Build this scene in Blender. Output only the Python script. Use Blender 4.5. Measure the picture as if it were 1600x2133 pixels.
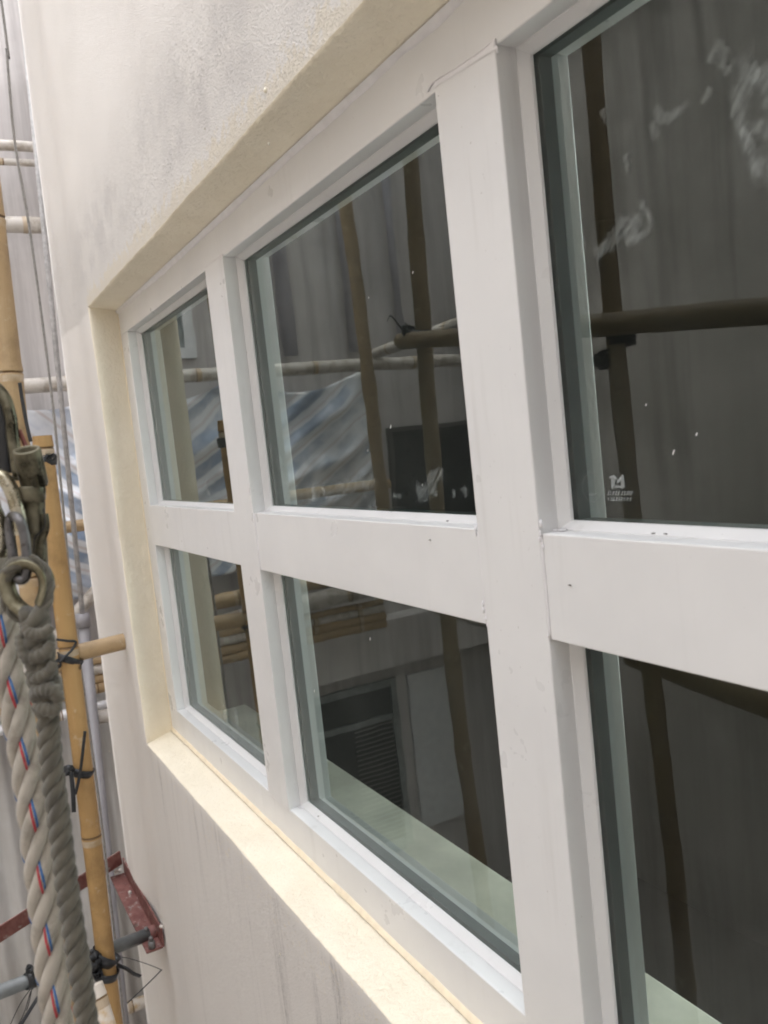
import bpy, bmesh, math, random
from mathutils import Vector, Matrix, noise as mn
R_ = math.radians
rnd = random.Random(7)
S = bpy.context.scene
COL = S.collection
for o in list(bpy.data.objects):
    bpy.data.objects.remove(o)

# ---------------------------------------------------------------- camera
RX = Vector((0.4781032, 0.8718668, -0.1061392))
RD = Vector((0.0239278, -0.1337304, -0.9907289))
RF = Vector((-0.8779777, 0.4711310, -0.0847988))
CP = Vector((1.9040374, -0.5382608, 0.7676214))
FPX = 1761.23
cd = bpy.data.cameras.new("camera")
cam = bpy.data.objects.new("camera", cd)
COL.objects.link(cam)
M = Matrix((RX, -RD, -RF)).transposed().to_4x4()
M.translation = CP
cam.matrix_world = M
cd.sensor_fit = 'HORIZONTAL'
cd.sensor_width = 36.0
cd.lens = FPX / 1600 * 36.0
cd.clip_start = 0.02
cd.clip_end = 400
cd.dof.use_dof = True
cd.dof.focus_distance = 1.35
cd.dof.aperture_fstop = 15
S.camera = cam

# ---------------------------------------------------------------- sky, sun, exposure
SUN_EL, SUN_AZ = 66, 104          # azimuth measured from +x, counter-clockwise
W = bpy.data.worlds.new("World")
S.world = W
W.use_nodes = True
wn = W.node_tree
bg = wn.nodes["Background"]
sky = wn.nodes.new("ShaderNodeTexSky")
sky.sky_type = 'NISHITA'
sky.sun_disc = False
sky.sun_elevation = R_(SUN_EL)
sky.sun_rotation = R_(90 - SUN_AZ)
sky.dust_density = 4.0
sky.air_density = 1.0
hs = wn.nodes.new("ShaderNodeHueSaturation")
hs.inputs["Saturation"].default_value = 0.16
wn.links.new(sky.outputs[0], hs.inputs["Color"])
wn.links.new(hs.outputs[0], bg.inputs["Color"])
bg.inputs["Strength"].default_value = 0.15
sd = bpy.data.lights.new("sun", 'SUN')
sd.energy = 0.5
sd.angle = R_(30)
sd.color = (1.0, 0.97, 0.93)
sun = bpy.data.objects.new("sun", sd)
COL.objects.link(sun)
sv = Vector((math.cos(R_(SUN_EL)) * math.cos(R_(SUN_AZ)), math.cos(R_(SUN_EL)) * math.sin(R_(SUN_AZ)), math.sin(R_(SUN_EL))))
sun.rotation_euler = sv.to_track_quat('Z', 'Y').to_euler()
S.view_settings.view_transform = 'Standard'
S.view_settings.look = 'None'
S.view_settings.gamma = 1
S.view_settings.use_curve_mapping = False
S.view_settings.exposure = 2.9
S.cycles.use_denoising = True
S.cycles.max_bounces = 16
S.cycles.diffuse_bounces = 12
S.cycles.pixel_filter_type = 'BLACKMAN_HARRIS'
S.cycles.filter_width = 1.9
S.cycles.glossy_bounces = 5
S.cycles.transparent_max_bounces = 24
S.cycles.caustics_reflective = False
S.cycles.caustics_refractive = False

# ---------------------------------------------------------------- helpers
def ray(u, v):
    return RX * ((u - 800) / FPX) + RD * ((v - 1066.5) / FPX) + RF
def at(u, v, x=None, y=None, d=None):
    """point of the place seen at a spot of the photograph, on the plane x=.., y=.. or at depth d"""
    r = ray(u, v)
    t = d if d is not None else ((x - CP.x) / r.x if x is not None else (y - CP.y) / r.y)
    return CP + r * t

def tag(o, label=None, cat=None, group=None, kind=None):
    if label: o['label'] = label
    if cat: o['category'] = cat
    if group: o['group'] = group
    if kind: o['kind'] = kind
    return o
def empty(name, loc, label, cat, group=None):
    o = bpy.data.objects.new(name, None)
    o.location = loc
    o.empty_display_size = 0.1
    COL.objects.link(o)
    return tag(o, label, cat, group)
def link(name, me, mat, parent=None, smooth=True):
    o = bpy.data.objects.new(name, me)
    COL.objects.link(o)
    mats = mat if isinstance(mat, (list, tuple)) else [mat]
    for m in mats: me.materials.append(m)
    if smooth:
        for p in me.polygons: p.use_smooth = True
    if parent is not None:
        o.parent = parent
        o.matrix_parent_inverse = Matrix.Translation(-Vector(wloc(parent)))
    return o
def wloc(o):
    l = Vector(o.location)
    p = o.parent
    if p is None: return l
    return Vector((0, 0, 0)) if o.type == 'MESH' else l
class MB:
    """collects shapes in world space, links them as one mesh object"""
    def __init__(s): s.v = []; s.f = []; s.uv = []; s.mi = []
    def add(s, vs, fs, uv=None, mi=0):
        n = len(s.v)
        s.v += [tuple(q) for q in vs]
        for k, f in enumerate(fs):
            s.f.append(tuple(i + n for i in f))
            s.uv.append(uv[k] if uv else None)
            s.mi.append(mi)
        return s
    def box(s, a, b):
        x0, y0, z0 = a; x1, y1, z1 = b
        vs = [(x, y, z) for x in (x0, x1) for y in (y0, y1) for z in (z0, z1)]
        return s.add(vs, [(0, 1, 3, 2), (4, 6, 7, 5), (0, 4, 5, 1), (2, 3, 7, 6), (0, 2, 6, 4), (1, 5, 7, 3)])
    def quad(s, *p): return s.add(p, [tuple(range(len(p)))])
    def sweep(s, path, prof, radii=None, closed=False, cap=True, twist=0.0, up=None):
        """prof: list of (a, b) across; radii: per-point scale"""
        P = [Vector(p) for p in path]; n = len(P); m = len(prof)
        T = []
        for i in range(n):
            if closed: t = P[(i + 1) % n] - P[i - 1]
            else: t = P[min(i + 1, n - 1)] - P[max(i - 1, 0)]
            T.append(t.normalized())
        a = Vector(up) if up is not None else (Vector((0, 0, 1)) if abs(T[0].z) < .9 else Vector((1, 0, 0)))
        u = (a - T[0] * a.dot(T[0])).normalized()
        vs = []; L = 0; ls = []
        for i in range(n):
            if i:
                u = (u - T[i] * u.dot(T[i])).normalized()
                L += (P[i] - P[i - 1]).length
            ls.append(L)
            w = T[i].cross(u)
            k = radii[i] if radii else 1.0
            c, sn = math.cos(twist * L), math.sin(twist * L)
            for (p, q) in prof:
                p2, q2 = p * c - q * sn, p * sn + q * c
                vs.append(P[i] + u * (p2 * k) + w * (q2 * k))
        fs = []; uv = []
        per = [0.0]
        for j in range(m):
            d = math.dist(prof[j], prof[(j + 1) % m]); per.append(per[-1] + d)
        rings = n if closed else n - 1
        for i in range(rings):
            i2 = (i + 1) % n
            l1, l2 = ls[i], (ls[i2] if i2 else L + (P[0] - P[-1]).length)
            for j in range(m):
                j2 = (j + 1) % m
                fs.append((i * m + j, i * m + j2, i2 * m + j2, i2 * m + j))
                uv.append([(per[j], l1), (per[j + 1], l1), (per[j + 1], l2), (per[j], l2)])
        if cap and not closed:
            fs.append(tuple(reversed(range(m)))); uv.append([(p[0], p[1]) for p in reversed(prof)])
            fs.append(tuple((n - 1) * m + j for j in range(m))); uv.append([(p[0], p[1]) for p in prof])
        return s.add(vs, fs, uv)
    def tube(s, path, r, n=10, **k):
        rad = None
        if isinstance(r, (list, tuple)): rad = r; r = 1.0
        pr = [(r * math.cos(2 * math.pi * j / n), r * math.sin(2 * math.pi * j / n)) for j in range(n)]
        return s.sweep(path, pr, radii=rad, **k)
    def blob(s, c, r, seed=0, flat=(1, 1, 1), sub=2):
        bm = bmesh.new(); bmesh.ops.create_icosphere(bm, subdivisions=sub, radius=1)
        c = Vector(c); vs = []
        for v in bm.verts:
            k = 1 + .45 * mn.noise(v.co * 1.7 + Vector((seed * 3.1, seed, 0)))
            vs.append(c + Vector((v.co.x * flat[0], v.co.y * flat[1], v.co.z * flat[2])) * r * k)
        fs = [tuple(v.index for v in f.verts) for f in bm.faces]
        bm.free()
        return s.add(vs, fs)
    def mesh(s, name):
        me = bpy.data.meshes.new(name)
        me.from_pydata(s.v, [], s.f)
        if any(u for u in s.uv):
            l = me.uv_layers.new(name="UVMap")
            k = 0
            for i, p in enumerate(me.polygons):
                for j in range(p.loop_total):
                    l.data[p.loop_start + j].uv = s.uv[i][j] if s.uv[i] else (0, 0)
        for i, p in enumerate(me.polygons): p.material_index = s.mi[i]
        me.update()
        return me
    def build(s, name, mat, parent=None, smooth=True, bevel=0, kind=None, recalc=False):
        me = s.mesh(name)
        if recalc or bevel:
            bm = bmesh.new(); bm.from_mesh(me)
            bmesh.ops.recalc_face_normals(bm, faces=bm.faces)
            bm.to_mesh(me); bm.free()
        o = link(name, me, mat, parent, smooth and not bevel)
        if bevel:
            md = o.modifiers.new("bevel", 'BEVEL'); md.width = bevel; md.segments = 2; md.limit_method = 'ANGLE'
            md.harden_normals = False
        if kind: o['kind'] = kind
        return o
def spline(pts, n=12, closed=False):
    P = [Vector(p) for p in pts]; out = []
    N = len(P)
    for i in range(N if closed else N - 1):
        if closed: a, b, c, d = P[i - 1], P[i], P[(i + 1) % N], P[(i + 2) % N]
        else: a, b, c, d = P[max(i - 1, 0)], P[i], P[i + 1], P[min(i + 2, N - 1)]
        for k in range(n):
            t = k / n
            out.append(0.5 * ((2 * b) + (c - a) * t + (2 * a - 5 * b + 4 * c - d) * t * t + (3 * b - a - 3 * c + d) * t ** 3))
    if not closed: out.append(P[-1])
    return out
def resample(path, step):
    out = [path[0].copy()]; acc = 0
    for a, b in zip(path, path[1:]):
        L = (b - a).length
        while acc + L >= step and L > 1e-9:
            t = (step - acc) / L
            a = a.lerp(b, t); out.append(a.copy()); L = (b - a).length; acc = 0
        acc += L
    return out

# ---------------------------------------------------------------- materials
class NT:
    def __init__(s, name):
        s.m = bpy.data.materials.new(name); s.m.use_nodes = True
        s.t = s.m.node_tree; s.b = s.t.nodes["Principled BSDF"]; s.out = s.t.nodes["Material Output"]
    def n(s, typ, ins=None, **props):
        q = s.t.nodes.new("ShaderNode" + typ)
        for k, v in props.items(): setattr(q, k, v)
        for k, v in (ins or {}).items(): s.put(q.inputs[k], v)
        return q
    def put(s, sock, v):
        if isinstance(v, bpy.types.NodeSocket): s.t.links.new(v, sock)
        elif isinstance(v, bpy.types.Node): s.t.links.new(v.outputs[0], sock)
        else: sock.default_value = v
    def pos(s): return s.n("NewGeometry").outputs["Position"]
    def obj(s): return s.n("TexCoord").outputs["Object"]
    def uv(s): return s.n("TexCoord").outputs["UV"]
    def scale(s, v, sc): return s.n("VectorMath", {0: v, 1: sc}, operation='MULTIPLY').outputs[0]
    def noise(s, v, sc, det=3, rough=.55, lo=0., hi=1.):
        q = s.n("TexNoise", {"Vector": v, "Scale": sc, "Detail": det, "Roughness": rough})
        return s.ramp(q.outputs["Fac"], lo, hi) if (lo, hi) != (0., 1.) else q.outputs["Fac"]
    def ramp(s, v, lo, hi, a=0., b=1.):
        return s.n("MapRange", {"Value": v, "From Min": lo, "From Max": hi, "To Min": a, "To Max": b}, interpolation_type='SMOOTHSTEP').outputs[0]
    def math(s, op, a, b=0.0): return s.n("Math", {0: a, 1: b}, operation=op).outputs[0]
    def mix(s, f, a, b):
        q = s.n("Mix", data_type='RGBA')
        s.put(q.inputs[0], f); s.put(q.inputs[6], a if not isinstance(a, tuple) else (*a, 1)); s.put(q.inputs[7], b if not isinstance(b, tuple) else (*b, 1))
        return q.outputs[2]
    def set(s, **k):
        for kk, v in k.items():
            s.put(s.b.inputs[kk.replace("_", " ")], (*v, 1) if isinstance(v, tuple) and len(v) == 3 else v)
        return s
    def bump(s, h, strength=.3, dist=.002):
        q = s.n("Bump", {"Height": h, "Strength": strength, "Distance": dist})
        s.put(s.b.inputs["Normal"], q.outputs[0]); return s
    def xyz(s, v): return s.n("SeparateXYZ", {0: v}).outputs

def simple(name, col, rough=.6, metal=0., var=.25, sc=20., bump=0., bsc=120., coat=0., uvmode=None):
    t = NT(name); p = t.uv() if uvmode else t.pos()
    dark = tuple(c * (1 - var) for c in col); light = tuple(min(1, c * (1 + var * .5)) for c in col)
    n1 = t.noise(p, sc, 5, .6, .3, .7)
    t.set(Base_Color=t.mix(n1, dark, light), Roughness=rough, Metallic=metal)
    if coat: t.set(Coat_Weight=coat)
    if bump: t.bump(t.noise(p, bsc, 4), bump)
    return t.m

XA, XB, XC, XD, XE, XF = -0.54495, -0.45450, 0.27387, 0.38423, 1.12067, 1.22972
Z1, Z2, Z3, Z4, Z5 = 0.07332, 0.54664, 0.65684, 1.13304, 1.2
REV = 0.0815                 # depth of the window recess
WL, WB, WT = -0.5106, -0.0158, 1.2091
WR = 2.06

def m_wall():
    t = NT("painted_render"); p = t.pos(); X, Y, Z = t.xyz(p)
    base = t.mix(t.noise(p, 2.2, 3, .5, .35, .65), (.765, .735, .70), (.81, .78, .745))
    grit = t.noise(p, 150, 3, .6, .62, .72)
    # grey grime drifting above the recess
    dz = t.math('SUBTRACT', Z, WT)
    g1 = t.math('MULTIPLY', t.ramp(dz, .03, .09), t.ramp(dz, .30, .14))
    g1 = t.math('MULTIPLY', g1, t.noise(p, 7, 5, .6, .40, .62))
    g1 = t.math('MULTIPLY', g1, t.ramp(X, -.75, -.45))
    c = t.mix(t.math('MULTIPLY', g1, .27), base, (.40, .38, .39))
    # cream paint flecked past the recess edge
    cr = t.math('ADD', t.ramp(dz, .075, .0), t.math('MULTIPLY', t.noise(p, 40, 5, .75, .35, .65), .75))
    cr = t.math('MULTIPLY', t.ramp(cr, .75, 1.15), t.ramp(dz, -.02, .0))
    cr = t.math('MULTIPLY', cr, t.ramp(X, WL - .03, WL + .02))
    c = t.mix(t.math('MULTIPLY', cr, .7), c, (.77, .70, .575))
    # streaked dirty render under the sill
    low = t.math('MULTIPLY', t.ramp(Z, WB + .01, WB - .03), t.ramp(X, WL - .16, WL + .06))
    c = t.mix(t.math('MULTIPLY', low, .60), c, (.66, .63, .605))
    st = t.noise(t.scale(p, (24, 24, 1.8)), 1.0, 6, .7, .46, .74)
    st2 = t.noise(t.scale(p, (9, 9, 1.1)), 1.0, 3, .5, .42, .66)
    fade = t.math('MULTIPLY', low, t.ramp(Z, -.85, -.10))
    c = t.mix(t.math('MULTIPLY', t.math('MULTIPLY', st, st2), t.math('MULTIPLY', fade, t.math('ADD', .48, t.math('MULTIPLY', t.noise(p, 120, 4, .7, .4, .6), .45)))), c, (.25, .235, .23))
    streak_all = t.noise(t.scale(p, (16, 16, .8)), 1.0, 3, .5, .52, .75)
    c = t.mix(t.math('MULTIPLY', streak_all, t.math('MULTIPLY', t.ramp(Z, .3, -1.0), .22)), c, (.45, .42, .40))
    c = t.mix(t.math('MULTIPLY', grit, .10), c, (.35, .33, .31))
    # cream spatter under the sill
    sp = t.math('MULTIPLY', t.noise(p, 95, 2, .5, .60, .68), t.math('MULTIPLY', t.ramp(Z, WB - .14, WB - .01), low))
    c = t.mix(t.math('MULTIPLY', sp, .45), c, (.78, .69, .52))
    t.set(Base_Color=c, Roughness=.82)
    near = t.math('MULTIPLY', t.ramp(dz, .45, .0), t.ramp(dz, -.02, .0))
    near = t.math('ADD', near, t.math('MULTIPLY', low, .45))
    h = t.math('ADD', t.math('MULTIPLY', t.noise(p, 95, 4, .6), .4), t.noise(p, 330, 4, .7))
    lump = t.ramp(t.noise(p, 380, 4, .65), .50, .72)
    h = t.math('ADD', h, t.math('MULTIPLY', lump, t.math('MULTIPLY', t.math('POWER', near, 1.4), 2.3)))
    t.bump(h, .75, .0036)
    return t.m
def m_cream():
    t = NT("cream_paint"); p = t.pos()
    c = t.mix(t.noise(p, 9, 4, .6, .3, .7), (.82, .75, .605), (.87, .805, .665))
    c = t.mix(t.math('MULTIPLY', t.noise(p, 130, 2, .5, .66, .74), .35), c, (.86, .78, .62))
    c = t.mix(t.math('MULTIPLY', t.noise(p, 190, 3, .6, .66, .74), .30), c, (.48, .43, .34))
    c = t.mix(t.math('MULTIPLY', t.noise(p, 5, 5, .7, .5, .75), .16), c, (.60, .53, .42))
    t.set(Base_Color=c, Roughness=.62)
    t.bump(t.math('ADD', t.noise(p, 120, 4, .6), t.math('MULTIPLY', t.noise(t.scale(p, (1, 1, .35)), 60, 3), .8)), .75, .0045)
    return t.m
def m_frame():
    t = NT("white_frame_paint"); p = t.pos()
    c = t.mix(t.noise(p, 4, 4, .6, .3, .7), (.665, .666, .672), (.71, .71, .713))
    drip = t.noise(t.scale(p, (38, 38, 2.2)), 1.0, 4, .6, .54, .74)
    c = t.mix(t.math('MULTIPLY', t.math('MULTIPLY', drip, t.noise(p, 3.5, 3, .5, .42, .62)), .22), c, (.40, .385, .365))
    c = t.mix(t.math('MULTIPLY', t.noise(p, 230, 2, .5, .74, .78), .5), c, (.36, .34, .32))
    t.set(Base_Color=c, Roughness=t.ramp(t.noise(p, 9, 4, .6), .3, .7, .26, .46), Coat_Weight=.1)
    t.b.inputs["Coat Roughness"].default_value = .3
    t.bump(t.math('ADD', t.noise(p, 18, 3, .5), t.math('MULTIPLY', t.noise(p, 260, 3, .6), .12)), .10, .002)
    return t.m
def m_glass():
    t = NT("glass_front"); nt = t.t
    fr = t.n("Fresnel", {"IOR": 1.46})
    k = t.math('DIVIDE', t.math('MULTIPLY', fr.outputs[0], 2.0), t.math('ADD', fr.outputs[0], 1.0))
    gl = t.n("BsdfGlossy", {"Color": (.74, .79, .76, 1), "Roughness": 0.0})
    wob = t.n("Bump", {"Height": t.noise(t.pos(), 6, 2), "Strength": .02, "Distance": .01})
    t.put(gl.inputs["Normal"], wob.outputs[0])
    tr = t.n("BsdfTransparent", {"Color": (.82, .915, .85, 1)})
    film = t.n("BsdfDiffuse", {"Color": (.60, .64, .62, 1)})
    p = t.pos()
    haze = t.math('ADD', .007, t.math('MULTIPLY', t.noise(p, 5, 5, .65, .40, .75), .018))
    a = t.n("MixShader", {0: k, 1: tr.outputs[0], 2: gl.outputs[0]})
    b = t.n("MixShader", {0: haze, 1: a.outputs[0], 2: film.outputs[0]})
    nt.links.new(b.outputs[0], t.out.inputs[0])
    return t.m
def m_clear():
    t = NT("glass_edge"); tr = t.n("BsdfTransparent", {"Color": (.93, .97, .95, 1)})
    t.t.links.new(tr.outputs[0], t.out.inputs[0]); return t.m
def m_smear():
    t = NT("paint_smear"); u = t.uv(); p = t.pos()
    X, Y, Z = t.xyz(u)
    x2, y2, z2 = t.xyz(p)
    d = t.math('ABSOLUTE', t.math('SUBTRACT', X, .5))
    d = t.math('ADD', d, t.math('MULTIPLY', t.math('SUBTRACT', t.noise(p, 45, 6, .75), .5), 1.6))
    diag = t.n("CombineXYZ", {0: t.math('MULTIPLY', t.math('SUBTRACT', x2, z2), 150.), 1: 0.0, 2: t.math('MULTIPLY', t.math('ADD', x2, z2), 28.)}).outputs[0]
    f = t.math('MULTIPLY', t.ramp(d, .48, .12), t.noise(diag, 1.0, 5, .7, .28, .72))
    f = t.math('MULTIPLY', f, t.math('MULTIPLY', t.ramp(Y, 0., .12), t.ramp(Y, 1., .85)))
    tr = t.n("BsdfTransparent"); df = t.n("BsdfDiffuse", {"Color": (.60, .66, .66, 1)})
    mx = t.n("MixShader", {0: t.math('MULTIPLY', f, .22), 1: tr.outputs[0], 2: df.outputs[0]})
    t.t.links.new(mx.outputs[0], t.out.inputs[0]); return t.m
def m_etch(a, nm):
    t = NT(nm); tr = t.n("BsdfTransparent"); df = t.n("BsdfDiffuse", {"Color": (.60, .65, .66, 1)})
    mx = t.n("MixShader", {0: a, 1: tr.outputs[0], 2: df.outputs[0]})
    t.t.links.new(mx.outputs[0], t.out.inputs[0]); return t.m
def m_bamboo(name, c1, c2, dirt=(.10, .06, .03), grey=0.0):
    t = NT(name); u = t.uv(); p = t.pos()
    long = t.noise(t.scale(u, (120, 2.2, 1)), 1.0, 4, .6, .3, .7)
    c = t.mix(long, c1, c2)
    c = t.mix(t.math('MULTIPLY', t.noise(p, 9, 5, .7, .46, .70), .5), c, tuple(x * .55 for x in c1))
    c = t.mix(t.math('MULTIPLY', t.noise(p, 23, 5, .7, .58, .72), .45), c, (.58, .50, .38))
    c = t.mix(t.math('MULTIPLY', t.noise(t.scale(u, (60, 60, 1)), 1.0, 4, .7, .66, .74), .6), c, dirt)
    fib = t.noise(t.scale(u, (700, 6, 1)), 1.0, 2)
    c = t.mix(t.math('MULTIPLY', t.ramp(fib, .5, .7), .12), c, dirt)
    if grey: c = t.mix(t.math('MULTIPLY', t.noise(p, 14, 4, .6, .35, .55), grey), c, (.70, .67, .63))
    t.set(Base_Color=c, Roughness=.48)
    t.bump(fib, .12, .001)
    return t.m
def m_rope(name, c1, c2, dirt):
    t = NT(name); u = t.uv(); p = t.pos()
    ux, uy, uz = t.xyz(u)
    sh_ = t.n('CombineXYZ', {0: t.math('ADD', ux, t.math('MULTIPLY', uy, .55)), 1: uy, 2: 0.0}).outputs[0]
    fib = t.noise(t.scale(sh_, (2200, 90, 1)), 1.0, 4, .65)
    c = t.mix(t.ramp(fib, .3, .7), c1, c2)
    c = t.mix(t.math('MULTIPLY', t.noise(p, 60, 4, .65, .45, .7), .55), c, dirt)
    t.set(Base_Color=c, Roughness=.85, Sheen_Weight=.3)
    t.bump(t.math('ADD', fib, t.noise(p, 300, 2)), .55, .0012)
    return t.m
def m_steel(name, c1, c2, rough=.34):
    t = NT(name); p = t.pos()
    n1 = t.noise(p, 45, 5, .65, .38, .62)
    c = t.mix(n1, c1, c2)
    c = t.mix(t.math('MULTIPLY', t.noise(p, 160, 3, .6, .62, .72), .7), c, (.05, .045, .035))
    t.set(Base_Color=c, Metallic=.85, Roughness=t.ramp(n1, 0, 1, rough - .08, rough + .2))
    t.bump(t.noise(p, 180, 4), .22, .0015)
    return t.m
def m_sheet():
    t = NT("striped_plastic_sheet"); p = t.pos(); X, Y, Z = t.xyz(p)
    ph = t.math('ADD', t.math('MULTIPLY', Z, 6.5), t.math('MULTIPLY', Y, 4.5))
    ph = t.math('ADD', ph, t.math('MULTIPLY', t.noise(p, 1.3, 2), 1.6))
    fr = t.math('FRACT', ph)
    st = t.math('MULTIPLY', t.ramp(fr, .38, .50), t.ramp(fr, .98, .88))
    c = t.mix(t.math('MULTIPLY', st, t.math('MULTIPLY', .9, t.noise(p, 2.6, 4, .65, .32, .68))), (.74, .77, .82), (.20, .29, .44))
    c = t.mix(t.math('MULTIPLY', t.ramp(fr, .05, .1), t.math('MULTIPLY', t.ramp(fr, .22, .16), .35)), c, (.50, .37, .33))
    t.set(Base_Color=c, Roughness=.16)
    t.b.inputs["Specular IOR Level"].default_value = 1.0
    t.bump(t.noise(p, 35, 4), .25, .01)
    return t.m
def m_farwall(name, c1, c2, stain):
    t = NT(name); p = t.pos()
    c = t.mix(t.noise(p, 1.6, 4, .6, .35, .65), c1, c2)
    st = t.noise(t.scale(p, (9, 9, .5)), 1.0, 5, .65, .42, .70)
    st = t.math('ADD', st, t.math('MULTIPLY', t.noise(p, 1.1, 5, .65, .45, .65), .6))
    c = t.mix(t.math('MULTIPLY', st, .6), c, stain)
    t.set(Base_Color=c, Roughness=.85); t.bump(t.noise(p, 40, 4), .2, .004)
    return t.m
def m_red():
    t = NT("red_oxide_paint"); p = t.pos()
    c = t.mix(t.noise(p, 30, 4, .6, .35, .65), (.135, .045, .038), (.20, .085, .075))
    c = t.mix(t.math('MULTIPLY', t.noise(p, 42, 4, .6, .60, .66), .75), c, (.30, .27, .25))
    c = t.mix(t.math('MULTIPLY', t.noise(p, 25, 4, .6, .60, .70), .8), c, (.07, .035, .025))
    t.set(Base_Color=c, Roughness=.6); t.bump(t.noise(p, 120, 4), .3); return t.m

WALL, CREAM, FRAME = m_wall(), m_cream(), m_frame()
GLASS, CLEAR, SMEAR = m_glass(), m_clear(), m_smear()
ETCH, ETCH2 = m_etch(.34, "etched_white"), m_etch(.13, "faint_etch")
SEAL = simple("white_sealant", (.72, .71, .73), .3, var=.06, sc=40, bump=.1)
CREAMSEAL = simple("cream_caulk", (.80, .70, .53), .5, var=.08, sc=40, bump=.1)
BAM = m_bamboo("bamboo_golden", (.36, .215, .082), (.47, .30, .125))
BAMD = m_bamboo("bamboo_backlit_dark", (.235, .17, .095), (.35, .265, .16))  # backlit shade of the mirrored poles put into a darker bamboo colour
BAM2 = m_bamboo("bamboo_pale", (.36, .245, .125), (.46, .335, .19))
NODED = m_bamboo('bamboo_node_dark', (.13, .075, .03), (.22, .135, .06))
NODEP = m_bamboo('bamboo_node_pale', (.36, .25, .125), (.46, .34, .20), grey=.25)
BAMW = m_bamboo("bamboo_paint_splashed", (.50, .34, .15), (.62, .46, .25), grey=.85)
BAMG = m_bamboo("bamboo_weathered", (.33, .285, .235), (.47, .43, .38), grey=.5)
BLACK = simple("black_nylon_strap", (.018, .02, .024), .38, var=.3, sc=60, bump=.15)
WROPE = m_rope("white_rope_fibre", (.33, .29, .24), (.56, .51, .44), (.19, .16, .125))
GROPE = m_rope("olive_rope_fibre", (.07, .062, .045), (.15, .135, .102), (.03, .026, .02))
REDY = simple("red_yarn", (.46, .045, .06), .7, sc=200)
BLUY = simple("blue_yarn", (.04, .13, .33), .7, sc=200)
STEEL = m_steel("dirty_olive_steel", (.045, .041, .028), (.17, .155, .11))
SHINY = m_steel("worn_bright_steel", (.25, .22, .15), (.46, .43, .35), .24)
LINKM = m_steel("grey_link_steel", (.10, .097, .10), (.17, .165, .168), .36)
THIM = m_steel("thimble_steel", (.13, .115, .072), (.27, .25, .18), .36)
PVC = simple("grey_plastic_pipe", (.30, .29, .305), .42, var=.12, sc=8)
PALEP = simple('pale_grey_pipe', (.55, .54, .60), .45, var=.12, sc=6)
DPVC = simple("grey_conduit_plastic", (.155, .17, .175), .42, var=.2, sc=25, bump=.1)
CORD = m_rope("grey_cord_fibre", (.26, .25, .24), (.38, .37, .355), (.15, .15, .14))
STRAP = simple("pale_cord_plastic", (.46, .45, .45), .5, sc=40)
RED = m_red()
RUBBER = simple("black_rubber", (.012, .012, .013), .5, bump=.2)
SHEET = m_sheet()
FAR1 = m_farwall("grey_render", (.58, .55, .54), (.66, .63, .615), (.36, .335, .325))
FAR2 = m_farwall("brown_grey_render", (.37, .345, .315), (.45, .42, .39), (.19, .175, .155))
CORR = m_farwall("pale_corrugated_metal", (.50, .485, .46), (.58, .565, .545), (.36, .34, .32))
WHITEF = simple("white_window_paint", (.72, .73, .75), .4, var=.08)
DARKG = simple("dark_window_glass", (.012, .014, .016), .06, var=.2)
SLATM = simple("louvre_aluminium", (.20, .19, .17), .4, var=.15)
INTW = simple("interior_shade_dark", (.028, .027, .025), .9, var=.15, sc=3)  # darkness of the unlit room put into a near-black wall colour
INTS = simple("interior_sill_board", (.66, .64, .55), .6, var=.2, sc=7)
GROUND = simple("pale_concrete", (.56, .55, .53), .8, var=.3, sc=2, bump=.2)
GASK = simple("dark_glazing_gasket", (.03, .045, .045), .5)

HT, BT = 4.4, -3.9       # top and bottom of the light well
# ---------------------------------------------------------------- ground
g = MB().quad((-30, -30, BT), (30, -30, BT), (30, 30, BT), (-30, 30, BT)).build("ground", GROUND, smooth=False)
tag(g, "concrete floor of the light well far below", "ground", kind='structure')

# ---------------------------------------------------------------- the facade with the recess
def ynoise(x, z):
    p = Vector((x, 0.3, z))
    k = 0.0016 * mn.noise(p * 3.1) + 0.0009 * mn.noise(p * 16) + 0.0005 * mn.noise(p * 48)
    # slight hollow beside the rounded corner
    d = (x + 0.74) / 0.075
    k += 0.0055 * math.exp(-d * d)
    d = (x + 0.95) / 0.13
    k -= 0.010 * math.exp(-d * d)
    return -REV + k
def lines(marks, fine, lo, hi, coarse=.35):
    """coordinates: fine between the first and last mark, coarse outside"""
    out = []
    a, b = marks[0], marks[-1]
    n = max(1, int((a - lo) / coarse)); out += [lo + (a - lo) * i / n for i in range(n)]
    for p, q in zip(marks, marks[1:]):
        n = max(1, round((q - p) / fine)); out += [p + (q - p) * i / n for i in range(n)]
    n = max(1, int((hi - b) / coarse)); out += [b + (hi - b) * i / n for i in range(n + 1)]
    return out
E3 = .0035
fac = empty("facade", (-.5, -REV, -1.0), "off-white painted render facade with a cream window recess and rounded corner", "facade")
XEDGE = -1.06
xs = lines([XEDGE, WL - E3, 1.5], .015, XEDGE, 2.0, 1.0)
xs = [x for x in xs if x < WR + E3 - .02] + [WR + E3, 3.0, 5.0]
zs = lines([-1.4, WB - E3, WT + E3, 2.5], .015, BT, 5.3, .5)
def edge_shift(x, z):
    t = min(1, max(0, (WL - .02 - x) / (WL - .02 - XEDGE)))
    return t * .067 * (max(-1.6, min(2.6, z)) - .28)
cols = []
RC = .22
for yy in (.5, .3): cols.append(('side', yy))
for k in range(18, 0, -1): cols.append(('arc', k / 18 * math.pi / 2))
for x in xs: cols.append(('x', x))
mb = MB(); vs = []; idx = {}
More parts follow.
